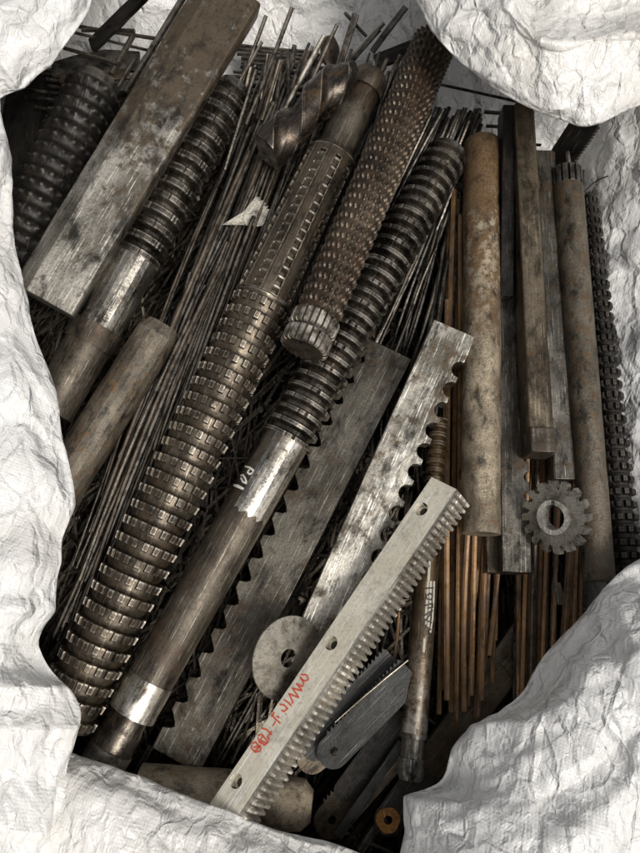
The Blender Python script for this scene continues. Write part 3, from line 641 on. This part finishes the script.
# 12 sandy round bar
ax = Axis((481, 534), (482, 143), .0, -.01); t = empty('round_bar', ax.M, 'thick sandy rust-coloured round bar standing left of the toothed flat bars', 'bar')
shaft(ax, [(481, 534, 38), (481, 533, 39), (482, 146, 37), (482, 143.5, 36)], M_sand, t, 'body', N=40, bumpy=.04, seed=2)
# 13 grey flat toothed
ax = Axis((515, 573), (507, 168), -.012, -.035); t = empty('flat_broach', ax.M, 'narrow dark grey flat broach wedged between the sandy round bar and the ridged square bar', 'broach')
wa = ax.m(0, 14.5); L = ax.L; poly = [(-wa, 0), (wa, 0)]+toothed_edge(L, wa, 1, .03, .008, .09, L-.02, .5)+[(wa, L), (-wa, L)]
prism('body', taper(poly, wa, ax.m(L, 12.5), L), -.03, .012, M_barD, t)
ax = Axis((494, 574), (492, 300), -.05, -.06); t = empty('square_bar', ax.M, 'dark brown square bar end just below the sandy round bar', 'bar')
bar_mesh(ax, ax.m(0, 22), ax.m(ax.L, 22), .04, M_barK, t, ch=(.05, .05))
# 14 ridged square bar
ax = Axis((538, 456), (521, 112), .02, .015, roll=0); t = empty('square_bar', ax.M, 'long brown square bar with a raised bright block at its lower end', 'bar')
bar_mesh(ax, ax.m(0, 24), ax.m(ax.L, 20), .045, M_barK, t, ch=(.05, .12))
sb = ax.at(537, 432)
V = []; hw = ax.m(0, 12.5)
prism('end_block', [(-hw, -.001), (hw, -.001), (hw, sb), (-hw, sb)], -.02, .031, M_shank, t, bevel=.002)
ax2 = Axis((504, 300), (507, 112), -.01, .012); t = empty('angle_bar', ax2.M, 'dark plate standing on edge just left of the ridged square bar top', 'bar')
bar_mesh(ax2, ax2.m(0, 13), ax2.m(ax2.L, 13), .04, M_barX, t, ch=(.04, .04))
# 15 dark bar
ax = Axis((563, 482), (542, 158), -.03, -.04); t = empty('square_bar', ax.M, 'dark grey square bar between the brown square bar and the wide brown bar', 'bar')
bar_mesh(ax, ax.m(0, 26), ax.m(ax.L, 20), .045, M_barD, t, ch=(.05, .16))
# 16 wide brown bar
ax = Axis((599, 581), (567, 188), -.005, -.02); t = empty('fluted_round_bar', ax.M, 'wide matt brown bar with dark fluted upper end, close to the right sack wall', 'bar')
s0 = 0; body16 = shaft(ax, [(599, 581, 30), (599, 579, 32), (567, 190, 31), (567, 188, 30)], M_rust, t, 'body', N=40, bumpy=.02, seed=9)
fluted(ax, (567, 189), (565, 171), 31, 14, M_dark, t, d=.22)
# 17 black toothed broach by the wall
ax = Axis((627, 585), (590, 195), -.055, -.06); t = empty('toothed_broach', ax.M, 'black broach with square bristling teeth at the far right, half hidden by the brown bar', 'broach')
n, sub, N = 34, 10, 96; S = n*sub+1; s = np.linspace(0, ax.L, S); tq = np.arange(S)/sub; fr = tq % 1; th = np.arange(N)*2*math.pi/N
a = (th*12/(2*math.pi)) % 1; Rb = ax.m(0, 19)*(1-tq/n)+ax.m(ax.L, 8)*(tq/n)
r = Rb[:, None]*(.76+.24*((fr < .45)[:, None] & (a < .55)[None, :])-.06*((fr > .6)[:, None] & (a < 2)[None, :]))
radial('toothed_section', s, r, M_dark, t, smooth=28)

# 26 black saw plate top right
ax = Axis((556, 166), (588, 118), -.07, .02); t = empty('saw_plate', ax.M, 'black toothed steel plate leaning on the sack below the top right flap', 'saw blade')
L = ax.L; wv = ax.m(L/2, 13); poly = [(-wv, 0), (wv*.5, 0)]
k = 16
for i in range(k): poly += [(wv, L*i/k), (wv+.004, L*(i+.25)/k), (wv+.004, L*(i+.5)/k), (wv, L*(i+.6)/k)]
poly += [(wv, L), (-wv*.2, L), (-wv, L*.86)]
prism('body', poly, -.003, .003, M_barX, t, bevel=.0005)
# black bars at the top
for p0, p1, w_, z0, z1, lb in [((92, 46), (146, -8), 15, -.085, .0, 'black flat bar slanting across the white sack at the upper left'), ((376, 62), (446, 34), 15, -.06, -.05, 'black flat bar behind the rods, under the top of the diamond-toothed broach')]:
    ax = Axis(p0, p1, z0, z1); t = empty('flat_bar', ax.M, lb, 'bar'); bar_mesh(ax, ax.m(0, w_), ax.m(ax.L, w_), .01, M_barX, t, ch=(.05, .05))
ax = Axis((52, 66), (140, 62), -.09, -.09); t = empty('curved_plate', ax.M, 'dark curved plate lying behind the scalloped black broach', 'plate')
L = ax.L; wv = ax.m(0, 14); prism('body', [(wv*.9, 0), (wv, L*.3), (wv*.7, L*.6), (wv*.8, L), (-wv*.8, L), (-wv*1.1, L*.6), (-wv*.7, L*.25), (-wv*.2, 0)], -.004, .004, M_dark, t)
ax = Axis((60, 80), (130, 74), -.085, -.085); t = empty('flat_bar', ax.M, 'brown flat strip lying between the curved plate and the scalloped black broach', 'bar'); bar_mesh(ax, ax.m(0, 9), ax.m(ax.L, 12), .006, M_barK, t, ch=(.05, .05))
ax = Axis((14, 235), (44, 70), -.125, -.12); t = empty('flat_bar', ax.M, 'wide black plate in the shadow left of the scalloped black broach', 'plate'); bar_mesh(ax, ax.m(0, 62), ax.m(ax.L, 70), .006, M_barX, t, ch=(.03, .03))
ax = Axis((425, 772), (530, 630), -.12, -.13); t = empty('flat_bar', ax.M, 'dark brown flat bar lying slantwise deep under the rust-brown rods', 'bar'); bar_mesh(ax, ax.m(0, 34), ax.m(ax.L, 36), .02, M_barK, t, ch=(.03, .03))

# ------------------------------------------------------------------ discs
def disc(name, radii, hole, th, mat, M, parent=None, hub=0, hub_th=0, keyway=False):
    n = len(radii); V = []
    ho = [hole]*n if not keyway else [hole*(1.35 if abs((i/n)-.25) < .03 else 1) for i in range(n)]
    for y in (-th/2, th/2):
        for i in range(n): a = 2*math.pi*i/n; V.append((radii[i]*math.cos(a), radii[i]*math.sin(a), y))
        for i in range(n): a = 2*math.pi*i/n; V.append((ho[i]*math.cos(a), ho[i]*math.sin(a), y))
    f = []
    for i in range(n):
        j = (i+1) % n
        f += [(i, i+n, j+n, j), (2*n+i, 2*n+j, 3*n+j, 3*n+i), (i, j, 2*n+j, 2*n+i), (n+i, 3*n+i, 3*n+j, n+j)]
    return mesh(name, V, f, mat, parent, M, smooth=30)
def tilt(p, rx, ry, rz=0): return Matrix.Translation(p) @ Matrix.Rotation(R(rx), 4, 'X') @ Matrix.Rotation(R(ry), 4, 'Y') @ Matrix.Rotation(R(rz), 4, 'Z')
# milling cutter
c = P(556, 517, .045); rc = px2m(c, 37); M = tilt(c, 14, -47)
t = empty('milling_cutter', M, 'round sixteen-toothed milling cutter with a light hub ring, leaning on the rust-brown rods', 'milling cutter')
rad = []
for i in range(16*20):
    f = (i % 20)/20; rad.append(rc*(1.0-.05*(.5-f) if f < .5 else (.76 if f < .70 else .77+.05*(f-.70)/.30 if f < .9 else .92)))
disc('toothed_body', rad, rc*.42, .012, M_discp, None, t)
disc('hub_ring', [rc*.47]*96, rc*.34, .020, M_hub, None, t, keyway=True)
# slitting disc
c = P(288, 658, .01); rc = px2m(c, 42); M = tilt(c, 12, 36)
t = empty('slitting_saw', M, 'dull grey fine-toothed slitting disc with dark centre hole, tucked beside the white rack', 'saw disc')
disc('blade', [rc*(1-.022*((i % 4)/4)) for i in range(4*110)], rc*.22, .003, M_discp, None, t)
# broken saw disc near top
c = P(246, 222, -.03); rc = px2m(c, 28); M = tilt(c, 14, 10, 0)
V = [(rc*-.85, -rc*.15), (-rc*.1, -rc*.12), (rc*.4, -rc*.15), (rc*.88, -rc*.05)]
for k in range(8):
    a = .0+k*.13; V += [(rc*.84*math.cos(a), rc*1.0*math.sin(a)), (rc*.98*math.cos(a+.09), rc*1.05*math.sin(a+.10))]
V += [(rc*.35, rc*.92), (-.1*rc, rc*.35)]
n = len(V); me = [(x, y, -.0015) for x, y in V]+[(x, y, .0015) for x, y in V]
t = empty('broken_saw_disc', M, 'broken light grey piece of toothed disc under the thin rods, left of the splined broach', 'saw disc')
mesh('blade', me, [tuple(range(n-1, -1, -1)), tuple(range(n, 2*n))]+[(i, (i+1) % n, (i+1) % n+n, i+n) for i in range(n)], M_discp, t)
# small fragment
c = P(560, 592, -.02); q = px2m(c, 1); M = tilt(c, 14, 0, 0)
V = [(-6*q, 12*q), (0, 9*q), (2*q, 2*q), (6*q, -8*q), (2*q, -13*q), (-3*q, -12*q), (-6*q, 0)]; n = len(V)
mesh_ = mesh('metal_fragment', [(x, y, -.0015) for x, y in V]+[(x, y, .0015) for x, y in V], [tuple(range(n)), tuple(range(2*n-1, n-1, -1))]+[(i, i+n, (i+1) % n+n, (i+1) % n) for i in range(n)], M_disc, None, M)
tag(mesh_, 'small grey metal splinter caught on the rust-brown rods below the milling cutter', 'fragment')
# lump behind drill
c = P(330, 52, -.03); rc = px2m(c, 15)
tag(disc('round_plate', [rc*(1+.03*math.sin(i*.9)) for i in range(40)], rc*.12, .006, M_knurl, tilt(c, 30, 55)), 'small brown round plate on edge behind the twist drill', 'plate')

# ------------------------------------------------------------------ twist drill
ax = Axis((266, 152), (354, 64), .03, .035); t = empty('twist_drill', ax.M, 'thick dark twist drill with wide spiral flutes resting on the upper rods', 'drill')
Rd = ax.m(0, 21.5); S, N = 170, 128; th = np.arange(N)*2*math.pi/N; s = np.linspace(0, ax.L, S)
prof = np.ones(N)
for kk in range(N):
    a = (th[kk] % math.pi)/math.pi
    prof[kk] = (1.0 if a < .07 else .955) if a < .40 else (1-.32*((a-.40)/.10)**.7 if a < .50 else .68-.06*math.sin((a-.50)/.25*math.pi) if a < .75 else .68+.29*((a-.75)/.25)**1.5)
u = s/ax.L; env = np.where(u > .88, 1-.75*(u-.88)/.12, 1.0)
r = Rd*env[:, None]*prof[None, :]*(1-.12*u[:, None])
radial('body', s, r, M_drill, t, twist=-(u*2*math.pi*.95)+.9, smooth=30)

# ------------------------------------------------------------------ saw blades and oddments at the bottom
def blade(p0, p1, z0, z1, w0_, th, mat, name, label, teeth_side=-1, hole=.2, roll=0, pitchpx=5.0, cat='saw blade', ring=None, endk=1.0):
    ax = Axis(p0, p1, z0, z1, roll); t = empty(name, ax.M, label, cat); L = ax.L; h = ax.m(0, w0_/2); poly = []
    for i in range(17):
        a = math.pi+math.pi*i/16; poly.append((h*math.cos(a), h*math.sin(a)*endk))
    def side(sg):
        if teeth_side != sg: return [(sg*h, L)] if sg > 0 else [(sg*h, L)]
        k = max(4, int(L*.94/ax.m(0, pitchpx))); o = []
        for i in range(k): z = L*.06+L*.94*i/k; p = L*.94/k; o += [(sg*h, z), (sg*(h+ax.m(0, 3)), z+p*.7), (sg*h, z+p*.8)]
        return o+[(sg*h, L)]
    poly += side(1) + list(reversed(side(-1)))
    b = prism('body', poly, -th/2, th/2, mat, t, bevel=0)
    if hole: boolean_cut(b, [cyl_along_y(h*hole, h*hole, -.02, .02, 0, h*.1, mat, ax.M)])
    return ax, t, h
blade((333, 752), (412, 672), -.01, .005, 32, .003, M_blade, 'hacksaw', 'grey saw blade with rounded end and small hole, teeth towards the rack', -1, .26)
blade((315, 745), (396, 660), -.025, -.02, 30, .003, M_blade, 'hacksaw', 'lower saw blade peeking out just behind the rounded grey blade', -1, 0)
blade((312, 758), (380, 705), -.04, -.04, 30, .003, M_barK, 'hacksaw', 'brownish rounded plate end beneath both grey saw blades', 0, 0, cat='plate')
blade((331, 821), (408, 735), -.07, -.06, 34, .004, M_barK, 'hacksaw', 'dark brown blade with hole lying lowest beside the pale tan bar end', -1, .25)
blade((345, 790), (402, 712), -.055, -.045, 22, .003, M_barX, 'hacksaw', 'black fine-toothed blade below the rounded grey blade', 1, 0)
blade((389, 820), (425, 770), -.035, -.03, 30, .004, M_barX, 'link_plate', 'black plate with oval hole and orange rusty face below the slim broach', 0, .26, cat='plate')
axo = Axis((389, 820), (425, 770), -.032, -.027); rr = px2m(axo.a, 12)
c = P(388, 820, -.0315)
o = disc('rusty_washer', [rr*(1+.04*math.sin(i*.47)+.03*math.sin(i*.94+1)) for i in range(40)], rr*.36, .0016, M_orange, Matrix.Translation(P(388, 820, -.031)))
tag(o, 'orange rusty ring around the hole of the black plate near the bottom', 'washer')
ax = Axis((338, 835), (402, 742), -.04, -.03); t = empty('flat_bar', ax.M, 'narrow dark grey strip crossing over the dark brown blade', 'bar'); bar_mesh(ax, ax.m(0, 10), ax.m(ax.L, 9), .01, M_blade, t, ch=(.05, .05))
ax = Axis((360, 850), (385, 815), -.06, -.05); t = empty('flat_bar', ax.M, 'short dark strip at the very bottom beside the orange ring', 'bar'); bar_mesh(ax, ax.m(0, 9), ax.m(ax.L, 9), .01, M_barD, t, ch=(.05, .05))
# pale tan bar end under rack
ax = Axis((140, 786), (311, 806), -.05, -.04); t = empty('round_bar', ax.M, 'pale tan corroded round bar under the lower end of the white rack', 'bar')
shaft(ax, [(140, 786, 44), (285, 803, 52), (303, 805, 48), (312, 806, 30)], M_pale, t, 'body', N=40, bumpy=.05, seed=6)

# ------------------------------------------------------------------ handwriting laid on the surfaces
bpy.context.view_layer.update()
def writing(name, strokes, target, parent, mat, wpx, lift=.0006):
    me = target.data; Mw = target.matrix_world; bvh = BVHTree.FromPolygons([Mw @ v.co for v in me.vertices], [tuple(p.vertices) for p in me.polygons])
    V = []; f = []
    for st in strokes:
        pts = []
        for (x0, y0), (x1, y1) in zip(st[:-1], st[1:]):
            k = max(2, int(math.hypot(x1-x0, y1-y0)/.6))
            for i in range(k): pts.append((x0+(x1-x0)*i/k, y0+(y1-y0)*i/k))
        pts.append(st[-1]); hits = []
        for px, py in pts:
            h, nn, _, _ = bvh.ray_cast(CP, ray(px, py).normalized())
            if h is not None: hits.append((h, nn))
        if len(hits) < 2: continue
        b = len(V); Mi = parent.matrix_world.inverted()
        for i, (h, nn) in enumerate(hits):
            d = (hits[min(i+1, len(hits)-1)][0]-hits[max(i-1, 0)][0]).normalized(); sd_ = nn.cross(d).normalized()*px2m(h, wpx/2)*(1 if 0 < i < len(hits)-1 else .5)
            V += [tuple(Mi @ (h+nn*lift+sd_)), tuple(Mi @ (h+nn*lift-sd_))]
        for i in range(len(hits)-1): f.append((b+2*i, b+2*i+1, b+2*i+3, b+2*i+2))
    return mesh(name, V, f, mat, parent, smooth=0)
S6 = lambda L_, sx=6.4, bx=230, by=650: [[(bx+x/sx, by+y/sx) for x, y in st] for st in L_]
writing('handwriting', S6([
    [(452, 158), (490, 160), (505, 190)], [(505, 190), (478, 200), (450, 175), (475, 215), (465, 235), (425, 215)],
    [(425, 215), (455, 250), (462, 262), (400, 245), (432, 290), (440, 305), (378, 280), (405, 335), (398, 345)],
    [(318, 348), (345, 352), (372, 375), (345, 395), (330, 385)], [(345, 318), (372, 335), (395, 360)], [(355, 408), (360, 412)],
    [(262, 408), (290, 440), (325, 472)], [(265, 430), (285, 405), (275, 395)], [(300, 425), (318, 435)], [(275, 490), (295, 455)],
    [(200, 500), (235, 510), (270, 545)], [(270, 520), (240, 560), (255, 575)],
    [(180, 550), (205, 540), (245, 590), (225, 610), (190, 590), (180, 560)], [(215, 545), (195, 580), (240, 600)],
    [(140, 600), (165, 590), (200, 630), (190, 650), (160, 655), (140, 630), (140, 605)], [(150, 625), (190, 615)], [(160, 650), (200, 610)]]),
    body, tr, M_red, 1.5)
writing('handwriting', S6([[(200, 210), (240, 222), (270, 245), (262, 265), (238, 275), (222, 258), (240, 235)], [(165, 285), (185, 280), (205, 310), (215, 345)], [(168, 300), (185, 335), (215, 350)], [(100, 358), (145, 365), (192, 392)], [(110, 362), (190, 395)]], 8, 220, 440), sh7b, tb, M_white, 1.9)
writing('paint_patch', S6([[(270, 295), (262, 440), (250, 600)], [(290, 292), (285, 440), (270, 630)], [(312, 292), (308, 420), (300, 560), (285, 660)], [(282, 145), (272, 300)], [(245, 700), (238, 800)]], 7.11, 390, 540), sh11, ts, M_chalk, 2.4)
writing('handwriting', S6([[(250, 345), (310, 340)], [(255, 395), (285, 380), (300, 400), (290, 425), (262, 420), (255, 395)], [(240, 470), (300, 450), (300, 480), (262, 485)], [(240, 540), (300, 500), (255, 570), (295, 590)], [(235, 600), (290, 640)], [(250, 560), (240, 610)]], 7.11, 390, 540), sh11, ts, M_ink, 1.5, .0012)
